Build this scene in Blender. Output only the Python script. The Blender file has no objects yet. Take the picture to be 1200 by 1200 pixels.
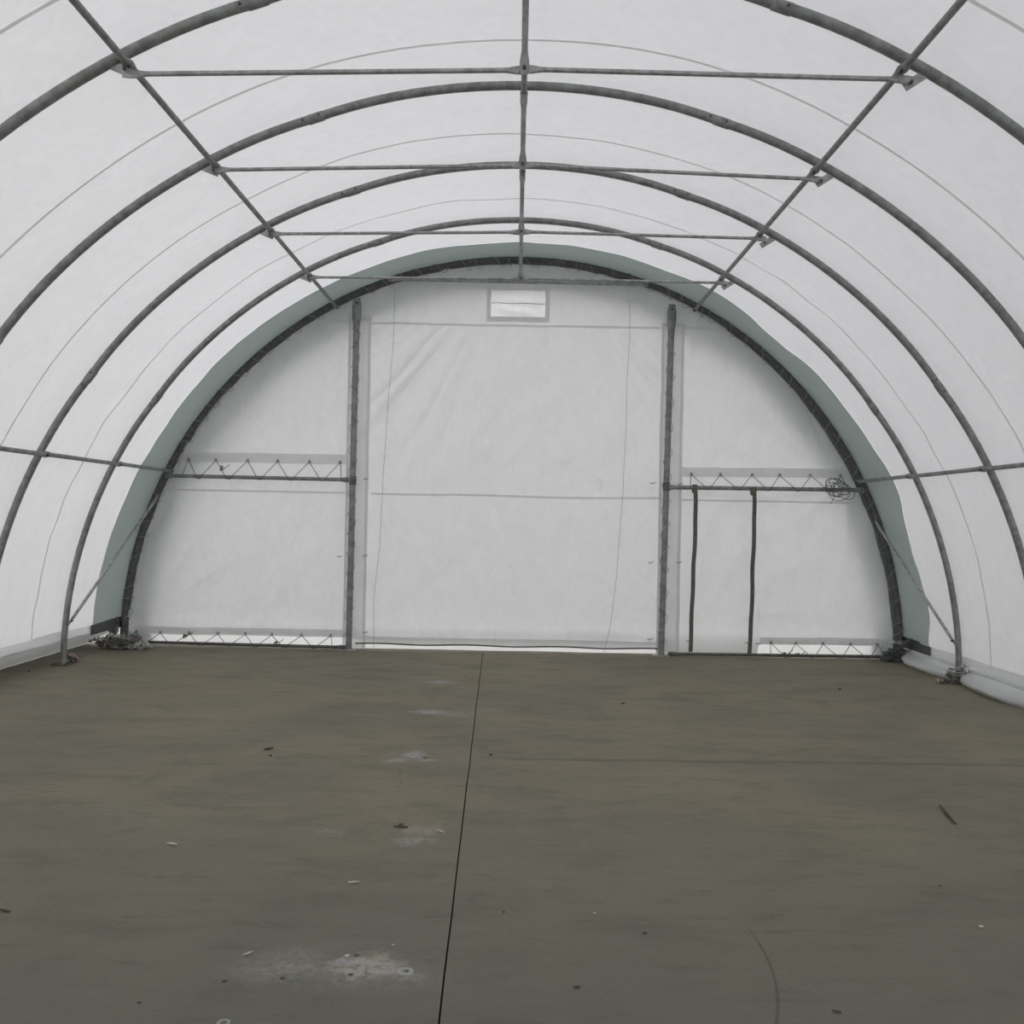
import bpy, bmesh, math, random
from mathutils import Vector, Matrix, noise
C = bpy.context.scene.collection
sc = bpy.context.scene
PI = math.pi
R = math.radians
random.seed(7)

# ------------------------------------------------------------------ camera
F = 1130.0
CAMZ = 1.58
cam_d = bpy.data.cameras.new('camera')
cam = bpy.data.objects.new('camera', cam_d); C.objects.link(cam)
cam_d.sensor_width = 36; cam_d.lens = 36*F/1200; cam_d.clip_start = .05; cam_d.clip_end = 500
CM = Matrix.Rotation(R(.25), 4, 'Z') @ Matrix.Rotation(R(90.25), 4, 'X') @ Matrix.Rotation(.0185, 4, 'Z')
cam.matrix_world = Matrix.Translation((0, 0, CAMZ)) @ CM
sc.camera = cam
def ray(px, py): return (CM.to_3x3() @ Vector(((px-600)/F, (600-py)/F, -1))).normalized()
def onfloor(px, py, z=0):
    d = ray(px, py); t = (z-CAMZ)/d.z
    return Vector((d.x*t, d.y*t, z))
def onwall(px, py, Y):
    d = ray(px, py); t = Y/d.y
    return Vector((d.x*t, Y, CAMZ+d.z*t))

# ------------------------------------------------------------------ materials
def nt(name):
    m = bpy.data.materials.new(name); m.use_nodes = True
    t = m.node_tree; t.nodes.clear()
    return m, t.nodes, t.links
def N(ns, typ, **kw):
    n = ns.new(typ)
    for k, v in kw.items():
        if k in n.inputs: n.inputs[k].default_value = v
        else: setattr(n, k, v)
    return n
def ramp(ns, stops, interp='LINEAR'):
    r = ns.new('ShaderNodeValToRGB'); e = r.color_ramp; e.interpolation = interp
    while len(e.elements) < len(stops): e.elements.new(.5)
    for s, (p, c) in zip(e.elements, stops):
        s.position = p; s.color = c if len(c) == 4 else (*c, 1)
    return r
def fabric(name, col, trans, bump=.25, gloss=.5, marks=()):
    m, ns, ln = nt(name)
    out = N(ns, 'ShaderNodeOutputMaterial'); geo = N(ns, 'ShaderNodeNewGeometry')
    mp = N(ns, 'ShaderNodeMapping'); mp.inputs['Scale'].default_value = (1, 1, .6)
    ln.new(geo.outputs['Position'], mp.inputs['Vector'])
    big = N(ns, 'ShaderNodeTexNoise', Scale=.9, Detail=3.0, Roughness=.55, Distortion=.8)
    fine = N(ns, 'ShaderNodeTexNoise', Scale=7.0, Detail=5.0, Roughness=.6, Distortion=1.4)
    for n in (big, fine): ln.new(mp.outputs[0], n.inputs['Vector'])
    # woven mottling of the sheet itself
    r = ramp(ns, [(.3, tuple(c*.94 for c in col)), (.7, col)])
    ln.new(fine.outputs['Fac'], r.inputs['Fac'])
    base = r.outputs[0]
    for q, rad, c, st in marks:                # rubbed dirt marks on the sheet
        dn = N(ns, 'ShaderNodeVectorMath', operation='DISTANCE'); ln.new(geo.outputs['Position'], dn.inputs[0]); dn.inputs[1].default_value = q
        mr = N(ns, 'ShaderNodeMapRange'); ln.new(dn.outputs['Value'], mr.inputs[0])
        for i, v in enumerate((rad, rad*.2, 0., 1.)): mr.inputs[i+1].default_value = v
        sp_ = N(ns, 'ShaderNodeTexNoise', Scale=30.0, Detail=4.0, Roughness=.7); ln.new(geo.outputs['Position'], sp_.inputs['Vector'])
        m2 = N(ns, 'ShaderNodeMapRange'); ln.new(sp_.outputs['Fac'], m2.inputs[0])
        for i, v in enumerate((.46, .58, 0., st)): m2.inputs[i+1].default_value = v
        mm = N(ns, 'ShaderNodeMath', operation='MULTIPLY'); ln.new(mr.outputs[0], mm.inputs[0]); ln.new(m2.outputs[0], mm.inputs[1])
        mc = N(ns, 'ShaderNodeMix', data_type='RGBA'); ln.new(mm.outputs[0], mc.inputs[0]); ln.new(base, mc.inputs[6]); mc.inputs[7].default_value = (*c, 1)
        base = mc.outputs[2]
    b1 = N(ns, 'ShaderNodeBump', Strength=bump, Distance=.10); ln.new(big.outputs['Fac'], b1.inputs['Height'])
    b2 = N(ns, 'ShaderNodeBump', Strength=bump*.6, Distance=.01)
    ln.new(fine.outputs['Fac'], b2.inputs['Height']); ln.new(b1.outputs[0], b2.inputs['Normal'])
    p = N(ns, 'ShaderNodeBsdfPrincipled', Roughness=.42); p.inputs['Specular IOR Level'].default_value = gloss
    t = N(ns, 'ShaderNodeBsdfTranslucent')
    ln.new(base, p.inputs['Base Color']); ln.new(base, t.inputs['Color'])
    ln.new(b2.outputs[0], p.inputs['Normal']); ln.new(b2.outputs[0], t.inputs['Normal'])
    mx = N(ns, 'ShaderNodeMixShader', Fac=trans)
    ln.new(p.outputs[0], mx.inputs[1]); ln.new(t.outputs[0], mx.inputs[2]); ln.new(mx.outputs[0], out.inputs['Surface'])
    return m
def solid(name, col, rough=.5, metal=0., var=.25, scale=18., col2=None, bump=.1):
    m, ns, ln = nt(name)
    out = N(ns, 'ShaderNodeOutputMaterial'); geo = N(ns, 'ShaderNodeNewGeometry')
    n = N(ns, 'ShaderNodeTexNoise', Scale=scale, Detail=6.0, Roughness=.65)
    ln.new(geo.outputs['Position'], n.inputs['Vector'])
    c2 = col2 or tuple(c*(1-var) for c in col)
    r = ramp(ns, [(.38, c2), (.62, col)]); ln.new(n.outputs['Fac'], r.inputs['Fac'])
    p = N(ns, 'ShaderNodeBsdfPrincipled', Roughness=rough, Metallic=metal)
    b = N(ns, 'ShaderNodeBump', Strength=bump, Distance=.004); ln.new(n.outputs['Fac'], b.inputs['Height'])
    ln.new(r.outputs[0], p.inputs['Base Color']); ln.new(b.outputs[0], p.inputs['Normal'])
    ln.new(p.outputs[0], out.inputs['Surface'])
    return m
ROOF = fabric('white_roof_sheet', (.84, .84, .855), .36, bump=.12, gloss=.3)
WALL = fabric('white_wall_sheet', (.86, .86, .86), .33, bump=.9, gloss=.9, marks=[((.98, 11.2, 1.97), .09, (.66, .50, .48), .8), ((.55, 11.2, 2.2), .10, (.6, .6, .6), .5), ((-.08, 11.2, 1.48), .08, (.6, .6, .6), .5), ((-.05, 11.2, .98), .07, (.62, .62, .6), .4), ((2.95, 11.2, .75), .09, (.6, .6, .58), .5), ((2.5, 11.2, .9), .2, (.66, .66, .64), .35)])
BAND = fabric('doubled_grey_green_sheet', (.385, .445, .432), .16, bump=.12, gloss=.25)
HEM = fabric('hem_sheet', (.87, .87, .87), .45, bump=.2)
SHEM = fabric('side_hem_sheet', (.66, .67, .67), .22, bump=.2)
FLAP = fabric('flap_sheet', (.95, .95, .95), .55, bump=.4)
THIN = fabric('thin_outer_sheet', (.93, .93, .93), .6, bump=.3)
VENT = fabric('vent_sheet', (.94, .94, .94), .5, bump=1., gloss=.8)
EDGE = fabric('edge_wrap_sheet', (.165, .175, .17), .05, bump=.3)
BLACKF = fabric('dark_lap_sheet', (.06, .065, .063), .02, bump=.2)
SKIRT = fabric('skirt_sheet', (.60, .615, .61), .14, bump=.5)
STEEL = solid('galvanised_steel', (.32, .335, .322), .5, .25, col2=(.195, .205, .198), scale=14)
STEEL2 = solid('bright_galvanised_steel', (.46, .475, .47), .42, .45, col2=(.27, .28, .275), scale=20)
STEELD = solid('dark_steel', (.15, .155, .145), .55, .3, var=.4)
RUST = solid('rusty_steel', (.16, .125, .10), .75, .1, col2=(.085, .065, .052), scale=22)
STRAP = solid('brown_webbing', (.17, .15, .125), .8, 0, col2=(.105, .09, .078), scale=30)
CORD = solid('grey_cord', (.17, .175, .165), .8, 0, scale=40)
CORDL = solid('pale_cord', (.42, .43, .40), .8, 0, scale=40)
SCALEP = solid('bolt_steel', (.09, .09, .085), .5, .5)
RAG = solid('grey_rag_cloth', (.42, .40, .38), .9, 0, col2=(.07, .065, .06), scale=22, bump=.6)
RAGP = solid('pink_grey_cloth', (.46, .33, .31), .9, 0, col2=(.25, .2, .18), scale=16, bump=.5)
RAGW = solid('white_rag_cloth', (.68, .67, .66), .85, 0, col2=(.35, .34, .33), scale=14, bump=.5)
TWIG = solid('dark_wood', (.075, .07, .055), .85, 0)
STONE = solid('brown_stone', (.13, .11, .085), .9, 0)
STONEW = solid('white_chip', (.55, .54, .5), .8, 0)
GROOVE = solid('joint_dirt', (.018, .018, .015), .95, 0)

# ---- concrete with its own wear, stains and spilled paint
def concrete():
    m, ns, ln = nt('worn_concrete')
    out = N(ns, 'ShaderNodeOutputMaterial'); geo = N(ns, 'ShaderNodeNewGeometry')
    pos = geo.outputs['Position']
    def noise_(sc_, det=5., rough=.6, dist=0., scale=(1, 1, 1)):
        mp = N(ns, 'ShaderNodeMapping'); mp.inputs['Scale'].default_value = scale
        ln.new(pos, mp.inputs['Vector'])
        n = N(ns, 'ShaderNodeTexNoise', Scale=sc_, Detail=det, Roughness=rough, Distortion=dist)
        ln.new(mp.outputs[0], n.inputs['Vector']); return n.outputs['Fac']
    def mixc(a, b, fac, blend='MIX'):
        x = N(ns, 'ShaderNodeMix', data_type='RGBA', blend_type=blend)
        if isinstance(fac, float): x.inputs[0].default_value = fac
        else: ln.new(fac, x.inputs[0])
        for s, v in ((6, a), (7, b)):
            if isinstance(v, tuple): x.inputs[s].default_value = (*v, 1)
            else: ln.new(v, x.inputs[s])
        return x.outputs[2]
    def rv(f, a, b, va=0., vb=1.):
        r = N(ns, 'ShaderNodeMapRange'); ln.new(f, r.inputs[0])
        for i, v in enumerate((a, b, va, vb)): r.inputs[i+1].default_value = v
        return r.outputs[0]
    def M_(op, a, b):
        x = N(ns, 'ShaderNodeMath', operation=op)
        for i, v in enumerate((a, b)):
            if isinstance(v, (int, float)): x.inputs[i].default_value = v
            else: ln.new(v, x.inputs[i])
        return x.outputs[0]
    big = noise_(.55, 6, .62, .6); mid = noise_(2.4, 7, .65, .4, (.7, 1.3, 1)); fine = noise_(38, 4, .7); grit = noise_(120, 2, .5)
    col = mixc((.232, .210, .152), (.192, .178, .137), rv(big, .42, .62))
    col = mixc(col, (.148, .140, .108), rv(mid, .52, .70, 0, .6))
    col = mixc(col, (.285, .262, .205), rv(noise_(1.3, 8, .7, .8, (.6, 1.5, 1)), .56, .75, 0, .55))
    col = mixc(col, (.125, .119, .086), rv(noise_(5.5, 7, .75, .3, (.45, 1.5, 1)), .55, .68, 0, .65))
    col = mixc(col, (.31, .29, .23), rv(noise_(9, 7, .78, .2, (.5, 1.4, 1)), .57, .72, 0, .5))
    col = mixc(col, (.115, .108, .082), rv(fine, .53, .75, 0, .55))
    col = mixc(col, (.30, .28, .22), rv(noise_(55, 4, .7), .60, .8, 0, .4))
    # near stretch of the slab is greener and darker
    sep = N(ns, 'ShaderNodeSeparateXYZ'); ln.new(pos, sep.inputs[0])
    X, Y = sep.outputs[0], sep.outputs[1]
    near_tone = M_('MULTIPLY', rv(M_('ADD', Y, M_('MULTIPLY', big, 2.0)), 6.4, 3.6, 0, 1.), .62)
    col = mixc(col, (.104, .114, .099), near_tone)
    # faint cross joint on the right slab, and a hairline scratch
    a = onfloor(575, 889); b = onfloor(1190, 897)
    sl = (b.y-a.y)/(b.x-a.x)
    dl = M_('ABSOLUTE', M_('SUBTRACT', M_('ADD', Y, M_('MULTIPLY', mid, .10)), M_('ADD', M_('MULTIPLY', X, sl), a.y-sl*a.x+.05)), 0)
    lm = M_('MULTIPLY', rv(dl, .05, .0), rv(X, -.3, .0))
    col = mixc(col, (.085, .083, .068), M_('MULTIPLY', lm, .5))
    p1, p2, p3 = onfloor(870, 1080), onfloor(900, 1125), onfloor(910, 1198)
    ax, ay, bx, by, cx, cy = p1.x, p1.y, p2.x, p2.y, p3.x, p3.y
    D = 2*(ax*(by-cy)+bx*(cy-ay)+cx*(ay-by))
    ux = ((ax*ax+ay*ay)*(by-cy)+(bx*bx+by*by)*(cy-ay)+(cx*cx+cy*cy)*(ay-by))/D
    uy = ((ax*ax+ay*ay)*(cx-bx)+(bx*bx+by*by)*(ax-cx)+(cx*cx+cy*cy)*(bx-ax))/D
    rr = math.hypot(ax-ux, ay-uy)
    dx = M_('SUBTRACT', X, ux); dy = M_('SUBTRACT', Y, uy)
    dd = M_('ABSOLUTE', M_('SUBTRACT', M_('SQRT', M_('ADD', M_('MULTIPLY', dx, dx), M_('MULTIPLY', dy, dy)), 0), rr), 0)
    sm = M_('MULTIPLY', M_('MULTIPLY', rv(dd, .008, .003), rv(Y, ay, ay-.2)), rv(X, .4, .5))
    col = mixc(col, (.07, .066, .055), M_('MULTIPLY', sm, .55))
    # paint and plaster spills: centre px, half sizes in m, strength, colour
    dn = N(ns, 'ShaderNodeTexNoise', Scale=5.0, Detail=6.0, Roughness=.7); ln.new(pos, dn.inputs['Vector'])
    off = N(ns, 'ShaderNodeVectorMath', operation='SUBTRACT'); ln.new(dn.outputs['Color'], off.inputs[0]); off.inputs[1].default_value = (.5, .5, .5)
    sc2 = N(ns, 'ShaderNodeVectorMath', operation='SCALE'); ln.new(off.outputs[0], sc2.inputs[0]); sc2.inputs['Scale'].default_value = .28
    wp = N(ns, 'ShaderNodeVectorMath', operation='ADD'); ln.new(pos, wp.inputs[0]); ln.new(sc2.outputs[0], wp.inputs[1])
    tex = noise_(26, 6, .75)
    W = (.42, .42, .42); PK = (.36, .33, .285)
    for px, py, rx, ry, st, c in [(515, 799, .17, .10, .6, W), (500, 834, .16, .10, .9, W), (530, 837, .14, .12, .4, W),
                                  (487, 885, .10, .11, .9, W), (463, 891, .10, .05, .8, W), (500, 892, .1, .05, .5, W), (495, 972, .12, .10, .7, PK),
                                  (485, 985, .10, .07, .5, W), (433, 1128, .12, .10, .9, PK), (410, 1122, .06, .04, .7, W),
                                  (445, 1127, .07, .06, .9, PK), (425, 1132, .09, .07, .8, PK), (345, 1128, .20, .11, .26, W), (310, 1140, .2, .09, .18, W), (470, 1138, .10, .06, .35, W), (430, 1142, .3, .14, .22, W), (385, 975, .1, .06, .2, W)]:
        q = onfloor(px, py)
        s = N(ns, 'ShaderNodeVectorMath', operation='SUBTRACT'); ln.new(wp.outputs[0], s.inputs[0]); s.inputs[1].default_value = (q.x, q.y, 0)
        d = N(ns, 'ShaderNodeVectorMath', operation='MULTIPLY'); ln.new(s.outputs[0], d.inputs[0]); d.inputs[1].default_value = (1/rx, 1/ry, 0)
        l = N(ns, 'ShaderNodeVectorMath', operation='LENGTH'); ln.new(d.outputs[0], l.inputs[0])
        mk = M_('MULTIPLY', rv(l.outputs['Value'], 1.15, .35), rv(tex, .40, .58, .12, 1.))
        col = mixc(col, c, M_('MULTIPLY', mk, st))
    # ring stain and bolt holes
    for px, py, r0, w in [(475, 1138, .022, .01), (262, 1198, .016, .007)]:
        q = onfloor(px, py)
        s = N(ns, 'ShaderNodeVectorMath', operation='DISTANCE'); ln.new(pos, s.inputs[0]); s.inputs[1].default_value = (q.x, q.y, 0)
        g = rv(M_('ABSOLUTE', M_('SUBTRACT', s.outputs['Value'], r0), 0), w, w*.3)
        col = mixc(col, (.4, .4, .39), M_('MULTIPLY', g, .8))
    for px, py, r0 in [(263, 1150, .012), (411, 1142, .012), (477, 1138, .009), (498, 888, .02), (546, 836, .02), (469, 903, .012), (470, 917, .012),
                       (546, 793, .02), (548, 796, .015), (163, 1175, .01), (756, 1093, .012), (575, 885, .015), (470, 966, .02), (1102, 1038, .01)]:
        q = onfloor(px, py)
        s = N(ns, 'ShaderNodeVectorMath', operation='DISTANCE'); ln.new(wp.outputs[0] if 0 else pos, s.inputs[0]); s.inputs[1].default_value = (q.x, q.y, 0)
        col = mixc(col, (.02, .02, .018), M_('MULTIPLY', rv(s.outputs['Value'], r0, r0*.5), .9))
    p = N(ns, 'ShaderNodeBsdfPrincipled'); p.inputs['Specular IOR Level'].default_value = .18
    ln.new(rv(mid, .3, .7, .62, .82), p.inputs['Roughness'])
    ln.new(col, p.inputs['Base Color'])
    bp = N(ns, 'ShaderNodeBump', Strength=.22, Distance=.004); ln.new(M_('ADD', fine, M_('MULTIPLY', grit, .5)), bp.inputs['Height'])
    ln.new(bp.outputs[0], p.inputs['Normal']); ln.new(p.outputs[0], out.inputs['Surface'])
    return m
CONC = concrete()
GROUND = solid('pale_yard_concrete', (.34, .335, .32), .9, 0, scale=2, var=.2)

# ------------------------------------------------------------------ object helpers
def sweep(bm, pts, ra, rb=None, seg=10, up=None, caps=True):
    """tube along pts; ra = half size along side, rb = half size along up (numbers or lists)"""
    pts = [Vector(p) for p in pts]; n = len(pts)
    ra = ra if isinstance(ra, (list, tuple)) else [ra]*n
    rb = ra if rb is None else (rb if isinstance(rb, (list, tuple)) else [rb]*n)
    rings = []; prev = None
    for i, p in enumerate(pts):
        t = (pts[min(i+1, n-1)]-pts[max(i-1, 0)])
        if t.length < 1e-9: t = Vector((0, 0, 1))
        t.normalize()
        if up is not None:
            u0 = Vector(up[i]) if isinstance(up, list) else Vector(up)
        else:
            u0 = prev if prev is not None else (Vector((0, 0, 1)) if abs(t.z) < .9 else Vector((0, 1, 0)))
        side = t.cross(u0)
        if side.length < 1e-6: side = t.orthogonal()
        side.normalize(); u = side.cross(t).normalized(); prev = u
        rings.append([bm.verts.new(p+side*(ra[i]*math.cos(2*PI*k/seg))+u*(rb[i]*math.sin(2*PI*k/seg))) for k in range(seg)])
    for a, b in zip(rings, rings[1:]):
        for k in range(seg):
            bm.faces.new((a[k], a[(k+1) % seg], b[(k+1) % seg], b[k]))
    if caps:
        bm.faces.new(rings[0][::-1]); bm.faces.new(rings[-1])
def box(bm, c, s, rot=None):
    vs = []
    for dx in (-.5, .5):
        for dy in (-.5, .5):
            for dz in (-.5, .5):
                v = Vector((dx*s[0], dy*s[1], dz*s[2]))
                if rot: v = rot @ v
                vs.append(bm.verts.new(Vector(c)+v))
    for f in ((0, 1, 3, 2), (4, 6, 7, 5), (0, 4, 5, 1), (2, 3, 7, 6), (0, 2, 6, 4), (1, 5, 7, 3)):
        bm.faces.new([vs[i] for i in f])
def grid(bm, fn, nu, nv):
    g = [[bm.verts.new(fn(i/nu, j/nv)) for j in range(nv+1)] for i in range(nu+1)]
    for i in range(nu):
        for j in range(nv):
            bm.faces.new((g[i][j], g[i+1][j], g[i+1][j+1], g[i][j+1]))
def tag(o, label=None, cat=None, group=None, kind=None):
    if label: o['label'] = label
    if cat: o['category'] = cat
    if group: o['group'] = group
    if kind: o['kind'] = kind
    return o
ORIG = {}
def empty(name, loc):
    o = bpy.data.objects.new(name, None); C.objects.link(o); o.location = loc; o.empty_display_size = .1
    ORIG[o.name] = Vector(loc); return o
def obj(name, bm, mat, parent=None, smooth=True, origin=None):
    """world-space bmesh -> one mesh object whose origin sits at its own base"""
    bmesh.ops.recalc_face_normals(bm, faces=bm.faces)
    if origin is None:
        xs = [v.co.x for v in bm.verts]; ys = [v.co.y for v in bm.verts]; zs = [v.co.z for v in bm.verts]
        origin = Vector(((min(xs)+max(xs))/2, (min(ys)+max(ys))/2, min(zs)))
    origin = Vector(origin)
    bmesh.ops.translate(bm, verts=bm.verts, vec=-origin)
    me = bpy.data.meshes.new(name); bm.to_mesh(me); bm.free()
    me.materials.append(mat)
    o = bpy.data.objects.new(name, me); C.objects.link(o)
    if parent is not None:
        o.parent = parent; o.location = origin-ORIG[parent.name]
    else: o.location = origin
    ORIG[o.name] = origin
    if smooth:
        for p in me.polygons: p.use_smooth = True
        try: me.set_sharp_from_angle(angle=R(50))
        except Exception: pass
    return o
def B(): return bmesh.new()

# ------------------------------------------------------------------ arch geometry
RR = 4.56                                     # arch centreline radius
RY = [3.64, 5.15, 6.66, 8.17, 9.69]           # arches; the first is just outside the top of the view
YE = 11.15                                    # end arch
YW = 11.22                                    # end wall sheet
def A(th, r, y):
    s = math.sin(R(th)); c = math.cos(R(th))
    k = .995 if s < 0 else .981
    return Vector((r*s*(1+(k-1)*min(1, abs(s)*2.2)), y, r*c))
def inward(th): return Vector((-math.sin(R(th)), 0, -math.cos(R(th))))

# ------------------------------------------------------------------ floor and ground
ja = onfloor(565.5, 767); jb = onfloor(514, 1200)
def jx(y): return jb.x+(ja.x-jb.x)*(y-jb.y)/(ja.y-jb.y)
bm = B()
y0, y1 = -4.0, 11.6; xl, xr = -5.35, 4.9; NJ = 60
js = []
for i in range(NJ+1):
    y = y0+(y1-y0)*i/NJ
    w = noise.noise(Vector((0, y*1.7, 3)))*.006+noise.noise(Vector((0, y*6, 9)))*.002
    js.append((jx(y)+w, y))
gw = .0032
L = [(bm.verts.new((xl, y, 0)), bm.verts.new((x-gw, y, 0)), bm.verts.new((x-gw, y, -.02)), bm.verts.new((x+gw, y, -.02)), bm.verts.new((x+gw, y, 0)), bm.verts.new((xr, y, 0))) for x, y in js]
gf = []
for a, b in zip(L, L[1:]):
    for k in range(5):
        f = bm.faces.new((a[k], a[k+1], b[k+1], b[k]))
        if k in (1, 2, 3): gf.append(f.index)
        f.material_index = 1 if k in (1, 2, 3) else 0
bm.normal_update()
fl = obj('floor', bm, CONC, smooth=False, origin=(0, 4, 0)); fl.data.materials.append(GROOVE)
for p in fl.data.polygons:
    if p.normal.z < 0: p.flip()
tag(fl, 'stained brown-grey concrete slab floor with a sawn joint down the middle', kind='structure')
bm = B(); grid(bm, lambda u, v: Vector((-60+120*u, -60+140*v, -.06)), 2, 2)
tag(obj('ground', bm, GROUND, smooth=False), 'pale concrete yard outside the tent', kind='structure')

# ------------------------------------------------------------------ roof cover
def yb(th):
    b = 10.47+.05*math.cos(R(th)*3)
    if th > 10:
        e = min(1, (th-10)/25)
        b += e*(.08*math.sin(R(th)*9.5+1)+.05*math.sin(R(th)*21))
    if th < -60: b -= .12*((-th-60)/30)
    if th > 70: b -= .12*((th-70)/20)
    return b
def roof_r(th, y):
    ph = ((y-RY[0])/1.51) % 1.0
    r = RR+.036-.018*math.sin(PI*ph)**2
    e = max(0, min(1, (y-6.5)/2.5))
    s = max(0, (abs(th)-30)/60)
    r += .018*e*noise.noise(Vector((th*.16+y*1.2, y*1.1-th*.05, 2)))
    r += .015*(.25+s)*(.3+.7*e)*noise.noise(Vector((th*.35-y*3.0, y*.7, 7)))
    if y > 7.5 and abs(th) < 40:
        r += .010*math.sin((th*.55 if th > 0 else -th*.4)*1.3+y*17)*max(0, noise.noise(Vector((th*.08, y*1.2, 1)))+.15)*min(1, (y-7.5))
    return r
TBL, TBR = 85.9, 86.75                                     # the sheet stops at its hem, 0.3 m above the slab
bm = B()
def f_roof(u, v):
    th = -TBL+(TBL+TBR)*u; y = -4+(yb(th)+4)*v
    return A(th, roof_r(th, y), y)
grid(bm, f_roof, 150, 150)
roof = tag(obj('ceiling', bm, ROOF, origin=(0, 4, 0)), 'white translucent tent roof sheet curving down to both sides', kind='structure')
bm = B()
def f_band(u, v):
    th = -TBL+(TBL+TBR)*u; a = yb(th); y = a+(YE+.16-a)*v
    return A(th, roof_r(th, y)-.002, y)
grid(bm, f_band, 150, 8)
tag(obj('end_band', bm, BAND, roof), 'grey-green doubled band of sheet next to the end arch')
for y in (4.55, 6.06, 7.55, 9.06):
    bm = B(); grid(bm, lambda u, v: (lambda th, yy: A(th, roof_r(th, yy)-.004, yy))(-TBL+(TBL+TBR)*u, y-.014+.028*v+.02*math.sin(u*9+y)+.012*math.sin(u*31+y*3)), 150, 1)
    tag(obj('seam', bm, HEM, roof), 'grey welded seam across the roof sheet')
# hem and skirt along each side
for sgn, nm in ((-1, 'left'), (1, 'right')):
    k = .995 if sgn < 0 else .981
    X0 = (RR+.03)*k
    def wv(y, s): return noise.noise(Vector((y*1.3, s*3.1+sgn, 5)))
    zt, zm = (.335, .235) if sgn < 0 else (.262, .180)
    bm = B()
    def f_hem(u, v):
        y = -4+(YE+.1+4)*u
        return Vector((sgn*(X0+.004-.010*v+.006*wv(y, v)), y, zt+(zm-zt)*v+.006*wv(y*.8, 9)))
    grid(bm, f_hem, 120, 3)
    hem_o = obj('hem', bm, SHEM, roof); hem_o['label'] = 'grey hem along the %s foot of the roof sheet' % nm
    bm = B()
    def f_sk(u, v):
        y = -4+(YE+.1+4)*u
        if sgn < 0:                            # left: the skirt runs outwards under the hem
            x = X0+.0+.42*v**1.2-.03*math.sin(PI*v)*(1+wv(y, 3)); z = zm+.01-(zm+.006)*v+.015*math.sin(PI*v)*(1+wv(y*2, 1))
            return Vector((-x+.012*wv(y*4, v*2), y, max(.004, z)))
        d = min(abs(y-q) for q in RY+[YE]); tuck = min(1, (d/.42))**.6
        v2 = max(0, (v-.28)/.72)
        bulge = (.02+.15*tuck)*math.sin(PI*min(1, v2*.80+.0))**.75*(1+.3*wv(y*1.2, 2)) + .010*wv(y*4, v*2)*tuck
        ridge = .022*math.exp(-((v-.27)/.05)**2)*tuck
        return Vector((X0+.006-bulge-ridge*0-.012*math.sin(PI*min(1, v/.28))*(v < .28), y, max(.004, zm*(1-v)+.006*wv(y*2, 4)*(1-v))))
    grid(bm, f_sk, 260, 22)
    tag(obj('baseboard_'+nm, bm, SKIRT), 'pale fabric skirt along the %s edge of the floor' % nm, kind='structure')
    # dark lap where hem and end band overlap
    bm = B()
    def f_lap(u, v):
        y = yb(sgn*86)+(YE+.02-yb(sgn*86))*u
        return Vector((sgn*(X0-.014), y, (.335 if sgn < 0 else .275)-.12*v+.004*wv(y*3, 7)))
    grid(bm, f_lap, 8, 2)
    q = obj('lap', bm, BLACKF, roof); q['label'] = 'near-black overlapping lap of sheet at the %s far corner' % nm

# ------------------------------------------------------------------ arches
ORD = ['arch nearest above the camera', 'nearest arch in view, its crown cut off by the top edge', 'second arch in view, counted from the nearest',
       'third arch in view, counted from the nearest', 'fourth arch in view, the last before the end band']
SLV = (-53.5, -18.5, 17.8, 53.2)
def ring_up(ths): return [-inward(t) for t in ths]
for ri, y in enumerate(RY):
    root = empty('arch_rib', (0, y, 0))
    tag(root, 'galvanised steel '+ORD[ri], 'arch rib', 'arch ribs of the tent')
    cuts = [-90]+list(SLV)+[90]
    for a, b in zip(cuts, cuts[1:]):
        bm = B(); n = max(6, int((b-a)/1.8))
        ths = [a+(b-a)*i/n for i in range(n+1)]
        # each bent length is a touch straighter near its ends
        pts = [A(t, RR-.012*abs(2*(t-a)/(b-a)-1)**4, y) for t in ths]
        if a == -90: pts[0].z = .012
        if b == 90: pts[-1].z = .012
        sweep(bm, pts, .031, seg=14, up=ring_up(ths)); obj('pipe', bm, STEEL, root)
    for t in SLV:
        bm = B(); ths = [t-.75, t-.68, t+.68, t+.75]
        sweep(bm, [A(q, RR-.012, y) for q in ths], [.030, .0345, .0345, .030], seg=14, up=ring_up(ths))
        s = obj('sleeve', bm, STEEL, root)
        for dq in (-1.15, .35):
            c = A(t+dq, RR-.012, y); bm = B()
            sweep(bm, [c+Vector((0, -.029, 0)), c+Vector((0, -.040, 0))], .008, seg=6)
            obj('bolt', bm, SCALEP, s)
    for sg in (-1, 1):
        f = A(sg*90, RR, y)
        bm = B(); box(bm, (f.x, y, .006), (.17, .15, .012))
        bp = obj('base_plate', bm, RUST, root, smooth=False)
        for dx in (-.06, .06):
            bm = B(); sweep(bm, [(f.x+dx, y-.045, .010), (f.x+dx, y-.045, .03)], .009, seg=6); obj('anchor_bolt', bm, SCALEP, bp)
        # tie bracket
        th = -29.3 if sg < 0 else 28.7; c = A(th, RR-.024, y); e = Vector((sg*(2.13 if sg < 0 else 2.055), y, 3.925))
        d = (e-c).normalized(); L_ = (e-c).length+.03
        rot = Matrix((d, Vector((0, 1, 0)), d.cross(Vector((0, 1, 0))))).transposed()
        bm = B(); box(bm, c+d*L_/2, (L_, .008, .048), rot)
        br = obj('tie_bracket', bm, STEEL2, root, smooth=False)
        bm = B(); sweep(bm, [e+Vector((0, -.028, 0)), e+Vector((0, -.040, 0))], .010, seg=6); obj('bolt', bm, SCALEP, br)

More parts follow.
